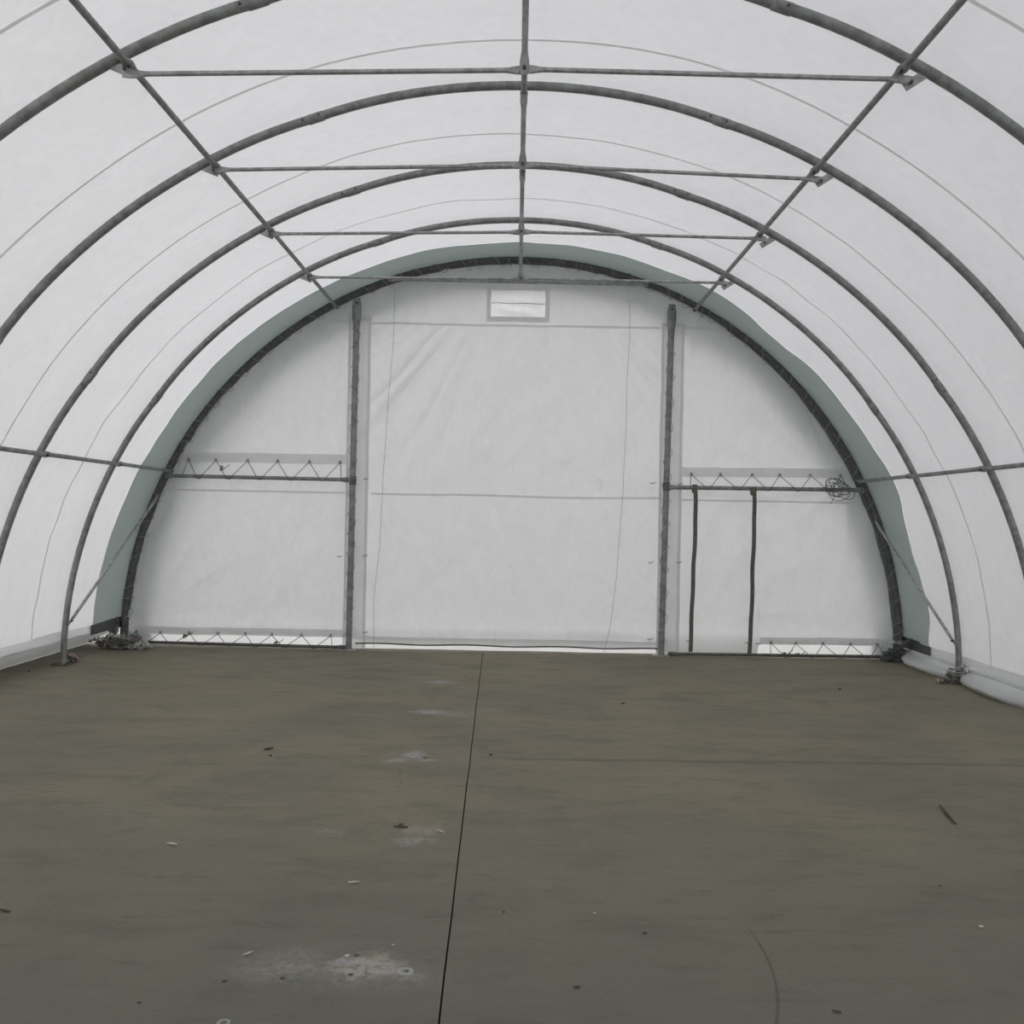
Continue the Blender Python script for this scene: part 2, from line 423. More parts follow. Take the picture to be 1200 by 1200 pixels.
# end arch with its wrapped sheet edge
root = empty('end_arch', (0, YE, 0))
tag(root, 'dark steel end arch framing the white end wall, laced with cord', 'arch rib')
ths = [-90+180*i/110 for i in range(111)]
bm = B(); pts = [A(t, RR-.01, YE) for t in ths]; pts[0].z = pts[-1].z = .012
sweep(bm, pts, .034, seg=14, up=ring_up(ths)); obj('pipe', bm, STEELD, root)
bm = B()
def f_edge(u, v):
    th = -89.6+179.2*u
    wob = .012*noise.noise(Vector((th*.25, 0, 3)))+.01*noise.noise(Vector((th*1.1, 0, 8)))
    r = RR+.03-(.078+wob+(.028*min(1, (th-35)/20) if th > 35 else 0))*v
    p = A(th, r, YE+.038+.02*v); return p
grid(bm, f_edge, 160, 3); obj('edge_wrap', bm, EDGE, root)
for sg in (-1, 1):
    f = A(sg*90, RR, YE); bm = B(); box(bm, (f.x, YE, .006), (.16, .13, .012)); obj('base_plate', bm, RUST, root, smooth=False)
# lacing round the end arch: one cord spiralling along the pipe
bm = B(); pts = []
turns = 62; NP = turns*8
for i in range(NP+1):
    th = -88+176*i/NP; a = 2*PI*i/8+.5*math.sin(i*.13)
    ein = .085+.03*noise.noise(Vector((i*.05, 0, 0))) if (math.cos(a) > .3) else .044
    c = A(th+3.0*noise.noise(Vector((i*.07, 4, 0))), RR-.01, YE)
    pts.append(c+inward(th)*math.cos(a)*ein+Vector((0, 1, 0))*math.sin(a)*.043+Vector((0, -.004, 0)))
sweep(bm, pts, .0032, seg=5)
tag(obj('lacing_cord', bm, CORDL), 'thin pale cord lacing the sheet edge around the end arch', 'cord')

# ------------------------------------------------------------------ purlins
def flat_bar(bm, a, b, r, ua, wide=None, thick=.005, fl=.10, upv=None, seg=12):
    """round pipe whose two ends are hammered flat"""
    a = Vector(a); b = Vector(b); L_ = (b-a).length; d = (b-a)/L_
    st = [0, .045, fl*.6, fl, fl*1.25]; w = wide or r*1.45
    pos = st+[L_*.35, L_*.65]+[L_-s for s in st[::-1]]
    ws = [w*.75, w, w*.98, r*1.12, r]; tk = [thick, thick, thick*1.4, r*.85, r]
    wa = ws+[r, r]+ws[::-1]; ta = tk+[r, r]+tk[::-1]
    sweep(bm, [a+d*p for p in pos], wa, ta, seg=seg, up=upv)
LN = [(-28.3, 'upper left', 0), (27.2, 'upper right', 0), (0, 'ridge', 1), (-63.2, 'lower left', 2), (62.9, 'lower right', 2)]
NAMES = ['the unseen arch overhead', 'the nearest arch', 'the second arch', 'the third arch', 'the fourth arch', 'the end arch']
YY = RY+[YE]
for th, nm, s0 in LN:
    for i in range(s0, 5):
        up = -inward(th)
        a = A(th, RR-.047, YY[i]-.035); b = A(th, RR-.061, YY[i+1]+.035)
        if i == 4: b = A(th, RR-.062, YE+.02)
        root = empty('purlin', (a+b)/2)
        tag(root, '%s steel purlin between %s and %s' % (nm, NAMES[i], NAMES[i+1]) if th else 'steel ridge purlin between %s and %s' % (NAMES[i], NAMES[i+1]), 'purlin', 'purlins joining the arches')
        bm = B(); flat_bar(bm, a, b, .020, None, upv=up, thick=.0055); obj('pipe', bm, STEEL, root)
        bm = B()
        sweep(bm, [b+inward(th)*.004+Vector((0, -.035, 0)), b+inward(th)*.020+Vector((0, -.035, 0))], .011, seg=6)
        obj('bolt', bm, SCALEP, root)

# ------------------------------------------------------------------ tie bars and hangers
TIE = {1: (3.905, 3.963, 3.945), 2: (3.935, 4.004, 3.94), 3: (3.935, 3.988, 3.967), 4: (3.945, 3.968, 3.96)}
TN = {1: 'nearest', 2: 'second', 3: 'third', 4: 'farthest'}
for i, (zl, zc, zr) in TIE.items():
    y = RY[i]
    root = empty('tie_bar', (0, y, zc))
    tag(root, 'thin horizontal steel tie bar across the %s arch in view' % TN[i], 'tie bar', 'tie bars under the arches')
    bm = B(); flat_bar(bm, (-2.15, y-.012, zl), (.03, y-.012, zc), .0135, None, wide=.024, thick=.004, fl=.12, upv=(0, 1, 0)); obj('pipe', bm, STEEL2, root)
    bm = B(); flat_bar(bm, (-.03, y-.022, zc), (2.075, y-.012, zr), .0135, None, wide=.024, thick=.004, fl=.12, upv=(0, 1, 0)); obj('pipe', bm, STEEL2, root)
    bm = B(); sweep(bm, [(0, y-.05, zc), (0, y+.012, zc)], .011, seg=6); obj('bolt', bm, SCALEP, root)
    h = empty('hanger_strut', (0, y-.036, zc))
    tag(h, 'short upright steel strut from the %s arch crown to its tie bar' % TN[i], 'strut', 'hanger struts at the ridge')
    bm = B(); flat_bar(bm, (0, y-.036, zc-.035), (0, y-.036, RR-.055), .016, None, wide=.026, thick=.0045, fl=.12, upv=(0, 1, 0)); obj('pipe', bm, STEEL, h)

# ------------------------------------------------------------------ diagonal braces
for sg, nm in ((-1, 'left'), (1, 'right')):
    zf, zt = (.40, 1.74) if sg < 0 else (.37, 1.60)
    th1 = sg*math.degrees(math.acos(zf/(RR-.05))); th2 = sg*math.degrees(math.acos(zt/(RR-.05)))
    a = A(th1, RR-.012, RY[4]+.046); b = A(th2, RR-.055, YE-.04)
    root = empty('diagonal_brace', (a+b)/2)
    tag(root, 'slim diagonal steel brace rising to the end arch on the %s side' % nm, 'brace', 'diagonal braces at the far end')
    bm = B(); flat_bar(bm, a, b, .016, None, wide=.024, upv=-inward(th1)); obj('pipe', bm, STEEL2, root)
    bm = B(); sweep(bm, [a+inward(th1)*.004+(b-a)*.025, a+inward(th1)*.02+(b-a)*.025], .010, seg=6); obj('bolt', bm, SCALEP, root)

# ------------------------------------------------------------------ end wall
PL, PR = -1.885, 1.715                        # end posts
def wrinkle(x, z):
    n1 = noise.noise(Vector((x*.9, z*.6, 1.3)))*.030
    n2 = noise.noise(Vector((x*2.6+z*.9, z*1.5, 4.4)))*.018+noise.noise(Vector((x*7+z*3, z*5, 8.4)))*.006
    w = 0
    # tension folds fanning from the two upper corners of the door
    for cx, cz, s, am in ((-.15, 4.45, -1, 1.), (.55, 4.5, 1, .6)):
        dx = (x-cx)*s; dz = cz-z
        if dx > 0 and dz > 0:
            rr = math.hypot(dx, dz); an = math.atan2(dx, dz)
            jit = .5*noise.noise(Vector((an*6, rr*1.3, cx)))
            f1 = (1-abs(math.sin(an*9+jit)))**2; f2 = (1-abs(math.sin(an*21+2+jit*2)))**2
            w -= am*(.085*f1+.045*f2)*math.exp(-((rr-1.7)/.7)**2)*math.exp(-((an-.72)/.30)**2)
    for q in (PL, PR):                          # puckers beside the laced posts
        d = abs(x-q); w += .008*math.sin(z*13+3*noise.noise(Vector((0, z, q))))*math.exp(-d/.25)*(noise.noise(Vector((q, z*1.5, 2)))+.4)
    for cx, cz in ((-3.9, 2.1), (3.8, 2.1), (2.2, .3), (-4.2, .3)):
        dx = x-cx; dz = z-cz; rr = math.hypot(dx, dz); an = math.atan2(dz, dx)
        w += .024*(1-abs(math.sin(an*7+rr*1.5)))**2*math.exp(-((rr-.8)/.7)**2)
    w += .022*noise.noise(Vector((x*3.4-z*3.0, z*.9+x*.5, 9)))*(1 if x < 0 else .8)
    if x > 1.8: w += .026*noise.noise(Vector((x*2.6+z*2.6, z*1.6-x*1.0, 12)))
    if x < -1.9: w += .018*noise.noise(Vector((x*5, z*.8, 15)))
    return n1+n2+w
def wy(x, z): return YW+wrinkle(x, z)*.9
def top(x):
    k = .995 if x < 0 else .981
    t = (RR+.0)**2-(x/k)**2
    return math.sqrt(max(t, .01))
def panel(bm, x0, x1, zl, zh, nx, nz, off=0., mode=None):
    def f(u, v):
        x = x0+(x1-x0)*u; a = zl(x) if callable(zl) else zl; b = zh(x) if callable(zh) else zh
        z = a+(b-a)*v
        return Vector((x, wy(x, z)+off, z))
    grid(bm, f, nx, nz)
bm = B()
zb = lambda x: .145 if abs(x) > 2 else .1
panel(bm, -4.52, PL+.02, .15, lambda x: max(top(x), .2), 70, 90)
panel(bm, PR-.02, 4.45, lambda x: .15 if x > 2.84 else .035, lambda x: max(top(x), .2), 110, 90)
VX0, VX1, VZ0, VZ1 = -.345, .30, 3.90, 4.215    # vent opening
panel(bm, PL+.02, VX0, 3.80, top, 40, 24); panel(bm, VX1, PR-.02, 3.80, top, 40, 24)
panel(bm, VX0, VX1, 3.80, VZ0, 16, 5); panel(bm, VX0, VX1, VZ1, top, 16, 8)
bmesh.ops.remove_doubles(bm, verts=bm.verts, dist=.0008)
wall = tag(obj('wall_back', bm, WALL, origin=(0, YW, 0)), 'white translucent end wall sheet inside the end arch', kind='structure')
def strip(name, x0, x1, z0, z1, mat, parent, off=-.012, nx=30, nz=3, label=None, wob=0.):
    bm = B()
    def f(u, v):
        x = x0+(x1-x0)*u; z = z0+(z1-z0)*v
        if wob: z += wob*noise.noise(Vector((x*.9, 0, z0*5)))
        if callable(off): o = off(x, z)
        else: o = off
        return Vector((x, wy(x, z)+o, z))
    grid(bm, f, nx, nz); o = obj(name, bm, mat, parent)
    if label: o['label'] = label
    return o
# vent in the gable
bm = B()
def f_v(u, v):
    x = VX0-.01+(VX1-VX0+.02)*u; z = VZ0-.01+(VZ1-VZ0+.02)*v
    s = math.sin(PI*u)*math.sin(PI*v)
    return Vector((x, YW+.03+.035*s*noise.noise(Vector((x*9, z*4, 3)))+.03*s+.012*math.sin(z*40+x*6)*s, z))
grid(bm, f_v, 30, 20)
vent = tag(obj('window_1', bm, VENT), 'small bright rectangular vent flap high in the centre of the end wall', kind='structure')
bm = B(); w_ = .045
for (a0, a1, b0, b1) in ((VX0-w_, VX0+.008, VZ0-w_-.015, VZ1+w_*.5), (VX1-.008, VX1+w_, VZ0-w_-.015, VZ1+w_*.5), (VX0, VX1, VZ0-w_-.015, VZ0+.004), (VX0, VX1, VZ1-.006, VZ1+w_*.5)):
    def f(u, v):
        x = a0+(a1-a0)*u; z = b0+(b1-b0)*v; return Vector((x, wy(x, z)-.010, z))
    grid(bm, f, 10, 10)
tag(obj('frame', bm, HEM, vent), 'grey doubled border of the vent')
bm = B(); sweep(bm, [(VX0+.01+(VX1-VX0-.02)*i/12, YW+.005, 4.06+.004*math.sin(i)) for i in range(13)], .006, seg=6); obj('flap_fold', bm, HEM, vent)
# door sheet between the posts
bm = B()
panel(bm, PL+.02, PR-.02, .115, 3.80, 210, 180)
door = tag(obj('door_1', bm, WALL), 'wide white roll-up sheet door between the two end posts', kind='structure')
strip('seam', PL+.17, PR-.08, 3.785, 3.812, HEM, door, label='grey weld seam along the head of the door sheet', nx=60, nz=1, wob=.01)
strip('seam', PL+.2, PR-.02, 1.800, 1.826, HEM, door, label='faint horizontal weld seam across the middle of the door', nx=60, nz=1, wob=.01, off=-.006)
strip('hem', PL+.13, PR-.05, .075, .155, HEM, door, label='grey bottom hem of the door sheet', nx=60, off=-.02, wob=.01)
strip('seam', -4.2, PL-.1, 1.805, 1.828, HEM, wall, nx=40, nz=1, off=-.006)
strip('seam', PR+.2, 3.95, 1.795, 1.818, HEM, wall, nx=40, nz=1, off=-.006)
strip('seam', -2.35, PL-.1, 3.80, 3.825, HEM, wall, nx=10, nz=1, off=-.006)
strip('seam', PR+.15, 2.3, 3.79, 3.815, HEM, wall, nx=10, nz=1, off=-.006)
# laced hems: middle and bottom, left and right
HZ = {}
def hem(x0, x1, z0, z1, dz=0., label=None):
    bm = B()
    def f(u, v):
        x = x0+(x1-x0)*u; z = z0+(z1-z0)*v+dz*(u-.5)+.012*noise.noise(Vector((x*.9, z0, 2)))
        return Vector((x, wy(x, z)-.016, z))
    grid(bm, f, 50, 4); o = obj('hem', bm, HEM, wall); o['label'] = label
hem(-3.98, PL-.11, 2.145, 2.26, 0, 'grey hem of the upper left sheet above the rail')
hem(PR+.2, 4.02, 2.085, 2.195, .02, 'grey hem of the upper right sheet above the rail')
hem(-4.40, PL-.10, .135, .225, 0, 'grey bottom hem of the left end sheet')
hem(2.85, 4.40, .15, .235, 0, 'grey bottom hem of the right end sheet')
# flaps running down behind the posts
for x, z1, nm in ((PL, 3.86, 'left'), (PR+.04, 3.84, 'right')):
    s = -1 if nm == 'left' else 1
    strip('post_flap', x-.095, x+.155 if s < 0 else x+.15, .02, z1, FLAP, wall, off=-.016, nx=8, nz=70, label='pale doubled flap behind the %s end post' % nm)
    strip('flap_border', x-.105, x-.075, .02, z1+.012, HEM, wall, off=-.024, nx=2, nz=70)
    strip('flap_border', x+.125, x+.16, .02, z1+.012, HEM, wall, off=-.024, nx=2, nz=70)
    strip('flap_border', x-.105, x+.16, z1-.03, z1+.012, HEM, wall, off=-.028, nx=6, nz=2)
# outer valance that hangs outside the end arch, and the outer skirt at the ground
bm = B()
def f_val(u, v):
    th = -90+180*u; wob = .04*noise.noise(Vector((th*.09, 0, 6)))
    wd = .31+.02*math.cos(R(th))+wob
    return A(th, RR+.03-wd*v, YW+.11+.03*v)
grid(bm, f_val, 120, 5); tag(obj('valance', bm, BAND, wall), 'outer overlap of the roof sheet shading the wall edge')
bm = B()
def f_os(u, v):
    x = -4.40+(4.30+4.40)*u; z = -.02+.30*v
    return Vector((x, YW+.10+.03*noise.noise(Vector((x*1.5, z*2, 0))), z+.01*noise.noise(Vector((x*2, 0, 4)))))
grid(bm, f_os, 80, 3); tag(obj('outer_skirt', bm, THIN, wall), 'bright outer skirt sheet seen through the gap at the floor')

# ------------------------------------------------------------------ end frame: posts and rails
for x, xb, zt, nm in ((PL, PL-.02, 4.07, 'left'), (PR+.04, PR-.015, 4.06, 'right')):
    y = YE-.02
    root = empty('end_post', (xb, y, 0))
    tag(root, 'upright steel post at the %s side of the sheet door' % nm, 'post', 'end wall posts')
    bm = B(); pts = [Vector((xb+(x-xb)*t, y, .012+(zt-.012)*t)) for t in (0, .2, .4, .6, .8, .90, .925, .945, .975, 1.)]
    sweep(bm, pts, [.036]*6+[.040, .052, .054, .036], [.036]*6+[.034, .018, .014, .012], seg=14, up=(0, 1, 0)); obj('pipe', bm, STEEL, root)
    bm = B(); box(bm, (xb, y, .006), (.20, .12, .012)); obj('base_plate', bm, STEEL2, root, smooth=False)
    bm = B(); sweep(bm, [(x, y-.010, zt-.06), (x, y-.030, zt-.06)], .014, seg=6); obj('bolt', bm, SCALEP, root)
    for zc in (1.955,):
        bm = B(); sweep(bm, [(xb+(x-xb)*.5, y, zc-.05), (xb+(x-xb)*.5, y, zc+.05)], .041, seg=14); obj('collar', bm, STEELD, root)
    # spiral lacing
    bm = B(); pts = []; z0, z1 = .15, 3.75; nt_ = 13 if nm == 'right' else 15
    for i in range(nt_*10+1):
        t = i/(nt_*10); a = 2*PI*i/10; z = z0+(z1-z0)*t
        w = 1.25 if math.cos(a) > .5 else 1.
        pts.append(Vector((xb+(x-xb)*z/zt+math.cos(a)*.0445*w*(1 if nm == 'right' else -1), y+math.sin(a)*.042, z+.03*math.sin(i*.7))))
    sweep(bm, pts, .0036, seg=5)
    tag(obj('lacing_cord', bm, CORDL), 'thin cord wound in a spiral up the %s end post' % nm, 'cord', 'cords on the end posts')
def rail(name, a, b, r, label, mat=STEEL, group='rails of the end wall frame', ends=True):
    root = empty(name, (Vector(a)+Vector(b))/2); tag(root, label, 'rail', group)
    bm = B(); flat_bar(bm, a, b, r, None, upv=(0, 1, 0), fl=.09 if ends else .02, thick=.006 if ends else r*.9); obj('pipe', bm, mat, root)
    for e, s in ((Vector(a), 1), (Vector(b), -1)):
        d = (Vector(b)-Vector(a)).normalized()*s*.035; bm = B()
        sweep(bm, [e+d+Vector((0, -.004, 0)), e+d+Vector((0, -.018, 0))], .009, seg=6); obj('bolt', bm, SCALEP, root)
yr = YE-.06
rail('header_rail', (-1.52, yr, 4.283), (1.47, yr, 4.273), .020, 'horizontal steel header bar just above the vent and below the arch crown', STEEL2)
rail('middle_rail', (-4.06, yr+.02, 1.975), (PL-.03, yr+.01, 1.965), .022, 'horizontal steel rail left of the door at mid height')
rail('middle_rail', (PR-.01, yr+.01, 1.945), (4.0, yr+.02, 1.955), .024, 'horizontal steel rail right of the door at mid height')
rail('bottom_rail', (-4.35, yr+.03, .05), (PL-.05, yr+.02, .035), .018, 'thin steel rail at the floor left of the door', STEELD)
rail('bottom_rail', (PR+.06, yr+.02, .03), (4.42, yr+.03, .045), .018, 'thin steel rail at the floor right of the door', STEELD)
bm = B(); sweep(bm, [(PL+.05+(PR-PL-.1)*i/30, YE+.01, .075+.006*math.sin(i*.7)) for i in range(31)], .009, seg=8)
tag(obj('door_rod', bm, STEELD), 'thin rod along the bottom hem of the sheet door', 'rod')
# two brown webbing straps on the right side
for pts_, lb in (([(815, 572), (815, 620), (813, 660), (811, 710), (809, 764)], 'brown vertical strip hanging from the right rail, nearer the door post'),
                 ([(884, 575), (884, 620), (882, 665), (881, 715), (878, 766)], 'brown vertical strip hanging from the right rail, farther from the door')):
    P3 = [onwall(px, py, YE-.098) for px, py in pts_]
    root = empty('hanging_strip', P3[-1]); tag(root, lb, 'strap', 'brown strips on the right of the end wall')
    dense = []
    for a, b in zip(P3, P3[1:]):
        for k in range(6): dense.append(a.lerp(b, k/6))
    dense.append(P3[-1])
    for i, p in enumerate(dense): p.x += .003*math.sin(i*.9)
    bm = B(); sweep(bm, dense, .024, .006, seg=8, up=(0, 1, 0)); obj('strip', bm, STRAP, root)
    bm = B(); a = P3[0]; sweep(bm, [(a.x-.026, YE-.05, a.z-.005), (a.x+.026, YE-.05, a.z-.005)], .050, seg=14); obj('loop', bm, STRAP, root)
# ------------------------------------------------------------------ lacings between hem and rail
def zigzag(peaks, zrail, ztop, y, label, mat=CORD, first=True, knots=()):
    """peaks in metres along x; the cord runs rail - grommet - rail and under the rail"""
    root = empty('zigzag_cord', (peaks[0], y, zrail(peaks[0]))); tag(root, label, 'cord', 'lacing cords of the end wall')
    pts = []
    for i, x in enumerate(peaks):
        nxt = peaks[i+1] if i+1 < len(peaks) else x+.12
        prv = peaks[i-1] if i else x-.10
        xl = x-(x-prv)*.42; xr_ = x+(nxt-x)*.42
        zr = zrail(xl)
        pts += [Vector((xl, y-.03, zr-.018)), Vector((xl+.01, y-.034, zr+.012)), Vector((x-.008, YW-.03, ztop(x)-.004)), Vector((x, YW-.04, ztop(x)+.006)), Vector((x+.008, YW-.03, ztop(x)-.004)),
                Vector((xr_-.01, y-.034, zrail(xr_)+.012)), Vector((xr_, y-.03, zrail(xr_)-.02)), Vector((xr_+(nxt-xr_)*.15, y-.006, zrail(xr_)-.024))]
    bm = B(); sweep(bm, pts, .0042, seg=6); obj('cord', bm, mat, root)
    for x in peaks:
        bm = B(); zt = ztop(x)+.012
        pr = [Vector((x+.013*math.cos(a), wy(x, zt)-.022, zt+.013*math.sin(a))) for a in [2*PI*k/10 for k in range(11)]]
        sweep(bm, pr, .004, seg=5, caps=False); obj('grommet', bm, SCALEP, root)
    for kx, kz in knots:
        bm = B(); kp = [Vector((kx+.03*noise.noise(Vector((k*.7, kx, 0)))*2, y-.05+.01*math.sin(k), kz+.05*noise.noise(Vector((k*.7, kx, 5))))) for k in range(22)]
        kp += [Vector((kx+.05, y-.05, kz+.01)), Vector((kx+.09, y-.05, kz+.045))]
        sweep(bm, kp, .0042, seg=5); obj('knot', bm, mat, root)
    return root
wx = lambda px, py: onwall(px, py, YW).x
wz = lambda px, py: onwall(px, py, YW).z
zigzag([wx(p, 540) for p in (222, 254, 291, 326, 363, 399)], lambda x: 1.97, lambda x: 2.160, yr+.015, 'dark cord laced in zigzag from the hem to the mid-height rail left of the door', knots=[(wx(265, 552), 2.07)])
zigzag([wx(p, 545) for p in (810, 844, 881, 913, 950, 985)], lambda x: 1.95, lambda x: 2.105+.008*(x-3), yr+.015, 'cord laced in zigzag from the hem to the mid-height rail right of the door', mat=CORD)
zigzag([wx(p, 742) for p in (160, 189, 223, 256, 288, 319, 354, 388)], lambda x: .04, lambda x: .145, yr+.025, 'dark cord laced in zigzag along the floor left of the door', knots=[(wx(222, 742), .135), (wx(327, 752), .075)])
zigzag([wx(p, 750) for p in (903, 932, 964, 996, 1028)], lambda x: .035, lambda x: .16, yr+.025, 'dark cord laced in zigzag along the floor right of the door', knots=[(wx(915, 768), .06), (wx(930, 768), .05)])
# tangle of cord hanging on the right rail
bm = B(); c = onwall(981, 573, YE-.115); pts = []
for i in range(200):
    t = i/200; a = 2*PI*t*6; 
    rad = .085*(.25+1.0*abs(math.sin(a*.5+t*9)))
    rad *= 1+.9*noise.noise(Vector((t*14, 3, 0)))
    pts.append(c+Vector((.05*noise.noise(Vector((t*9, 8, 1)))+math.cos(a*1.0+t*3)*rad*1.35, -.012*math.sin(i*.31)-.012, math.sin(a*.77+t*11)*rad*1.15-.01)))
pts += [c+Vector((-.03, -.02, -.08)), c+Vector((-.06, -.02, -.14)), c+Vector((-.075, -.02, -.17))]
sweep(bm, pts, .0040, seg=6); tag(obj('cord_tangle', bm, CORD), 'tangled bunch of dark cord tied on the right mid-height rail', 'cord')
# pull cords down the door
for pp, lb in (([(463, 338), (461, 400), (455, 470), (449, 560), (445, 640), (438, 700), (438, 762)], 'fine pull cord hanging down the left part of the door sheet'),
               ([(738, 352), (738, 400), (735, 440), (734, 500), (729, 590), (722, 680), (715, 735), (708, 764)], 'fine pull cord hanging down the right part of the door sheet')):
    P3 = [onwall(px, py, YW-.055) for px, py in pp]; dn = []
    for i in range(len(P3)-1):
        a, b = P3[i], P3[i+1]
        for k in range(6):
            p = a.lerp(b, k/6); p.x += .006*noise.noise(Vector((0, 0, p.z*2.5))); dn.append(p)
    dn.append(P3[-1]); bm = B(); sweep(bm, dn, .0026, seg=5)
    tag(obj('pull_cord', bm, CORDL), lb, 'cord', 'pull cords of the sheet door')
# small ties (toggles) beside the posts
for px, py in ((398, 652), (428, 651), (429, 561), (428, 741), (765, 566), (797, 567), (763, 659), (796, 659), (762, 749), (807, 751), (876, 753), (889, 754)):
    p = onwall(px, py, YW-.05); bm = B()
    sweep(bm, [p+Vector((-.03, .01, .0)), p+Vector((-.01, 0, -.006)), p+Vector((.012, 0, 0)), p+Vector((.03, .004, .012))], [.005, .007, .006, .004], seg=6)
    q = obj('tie_loop', bm, CORDL, door if -1.7 < p.x < 1.6 else wall)
# ------------------------------------------------------------------ clutter at the feet
def crumple(bm, c, s, seed, sub=4, amp=.5, freq=3.0):
    r = bmesh.ops.create_icosphere(bm, subdivisions=sub, radius=1)
    for v in r['verts']:
        d = v.co.normalized()
        n = noise.noise(d*freq+Vector((seed, 0, 0)))*amp + abs(noise.noise(d*freq*2.3+Vector((0, seed, 0))))*amp*.9 + noise.noise(d*freq*5+Vector((0, 0, seed)))*amp*.3
        q = d*(.8+n)
        v.co = Vector((c[0]+q.x*s[0], c[1]+q.y*s[1], max(.003, c[2]+q.z*s[2])))
def scarf(bm, c, L_, w, seed, hump=.05):
    """loosely thrown strip of cloth"""
    def f(u, v):
        a = (u-.5)*L_; rot = seed*1.3
        x = a*math.cos(rot)-(v-.5)*w*math.sin(rot); y = a*math.sin(rot)*.7+(v-.5)*w*math.cos(rot)
        z = c[2]+hump*(abs(noise.noise(Vector((u*5+seed, v*2, 0))))*1.6+.5*math.sin(PI*u))+.02*noise.noise(Vector((u*14, v*7, seed)))
        return Vector((c[0]+x, c[1]+y, max(.006, z)))
    grid(bm, f, 26, 8)
def coil(bm, c, r, n, seed, zr=.03):
    pts = []
    for i in range(n*14):
        a = i*2*PI/14; k = 1+.5*noise.noise(Vector((i*.11, seed, 0)))
        pts.append(Vector((c[0]+math.cos(a)*r*k, c[1]+math.sin(a)*r*k*.7, max(.008, c[2]+zr*(1+noise.noise(Vector((i*.17, seed, 3)))*1.6)))))
    sweep(bm, pts, .006, seg=5)
c = onfloor(146, 760)
root = empty('rag_pile', c); tag(root, 'crumpled pile of grey rags and rope in the far left corner', 'pile of rags')
bm = B(); crumple(bm, (c.x-.10, c.y+.02, .06), (.22, .10, .08), 3.1, freq=4); obj('bundle', bm, RAG, root)
bm = B(); crumple(bm, (c.x+.15, c.y, .04), (.13, .09, .065), 8.3, amp=.6); obj('bundle', bm, RAGW, root)
for i, (dx, dz, m_, lb) in enumerate(((-.26, .06, RAGW, 'pale rag'), (-.12, .09, RAGW, 'pale rag'), (.02, .09, RAG, None), (.12, .06, RAGP, 'pinkish rag'), (-.02, .05, RAGW, 'pale rag'), (.18, .03, RAGW, None))):
    bm = B(); scarf(bm, (c.x+dx, c.y-.03, dz), .26, .10, i*1.7+.4, .06); q = obj('rag', bm, m_, root)
    if lb: q['label'] = lb
bm = B(); coil(bm, (c.x, c.y-.03, .05), .16, 5, 2.2, .06); obj('rope', bm, CORD, root)
# brown sheet corner hanging above the pile
# clutter at the foot of the fourth arch, both sides
c = onfloor(74, 775)
root = empty('rag', c+Vector((.09, 0, 0))); tag(root, 'small pinkish rag at the left foot of the fourth arch', 'rag')
bm = B(); crumple(bm, (c.x+.10, c.y-.04, .03), (.07, .05, .045), 5.5, amp=.6); obj('cloth', bm, RAG, root)
bm = B(); scarf(bm, (c.x+.12, c.y-.06, .03), .16, .05, 2.1, .05); q = obj('fold', bm, RAGP, root); q['label'] = 'pinkish fold'
c = onfloor(1119, 800)
root = empty('rag_pile', c); tag(root, 'frayed grey rags and rope around the right foot of the fourth arch', 'pile of rags')
bm = B(); crumple(bm, (c.x, c.y-.03, .04), (.13, .07, .06), 1.5, amp=.7); obj('bundle', bm, RAG, root)
bm = B(); scarf(bm, (c.x+.07, c.y-.07, .10), .22, .06, 1.1, .09); obj('rag', bm, RAGW, root)
bm = B(); scarf(bm, (c.x-.10, c.y-.05, .01), .22, .07, .2, .03); q = obj('rag', bm, RAGP, root); q['label'] = 'pinkish rag'
bm = B(); coil(bm, (c.x+.02, c.y-.05, .05), .10, 5, 6.2, .06); obj('rope', bm, CORDL, root)
# far right corner
c = onwall(1052, 766, YE-.10); c.z = 0
root = empty('rag_pile', c); tag(root, 'dark knotted rags and rope by the end arch foot in the far right corner', 'pile of rags')
bm = B(); crumple(bm, (c.x-.02, c.y-.02, .06), (.15, .06, .075), 9.5, amp=.7); obj('bundle', bm, STEELD, root)
bm = B(); coil(bm, (c.x+.05, c.y-.06, .10), .09, 6, 1.2, .10); obj('rope', bm, CORD, root)
bm = B(); scarf(bm, (c.x-.06, c.y-.06, .19), .16, .06, .3, .05); q = obj('rag', bm, RAGW, root); q['label'] = 'pale rag'
# dark cloth in the far left corner by the pile
c = onwall(134, 752, YE-.08); c.z = 0
root = empty('rope_bundle', c); tag(root, 'knotted rope bunch tied to the left foot of the end arch', 'rope')
bm = B(); coil(bm, (c.x, c.y-.02, .20), .05, 8, 4.2, .09); obj('rope', bm, CORD, root)
bm = B(); crumple(bm, (c.x, c.y-.01, .21), (.05, .04, .10), 6.6, amp=.5); obj('knot', bm, RAG, root)

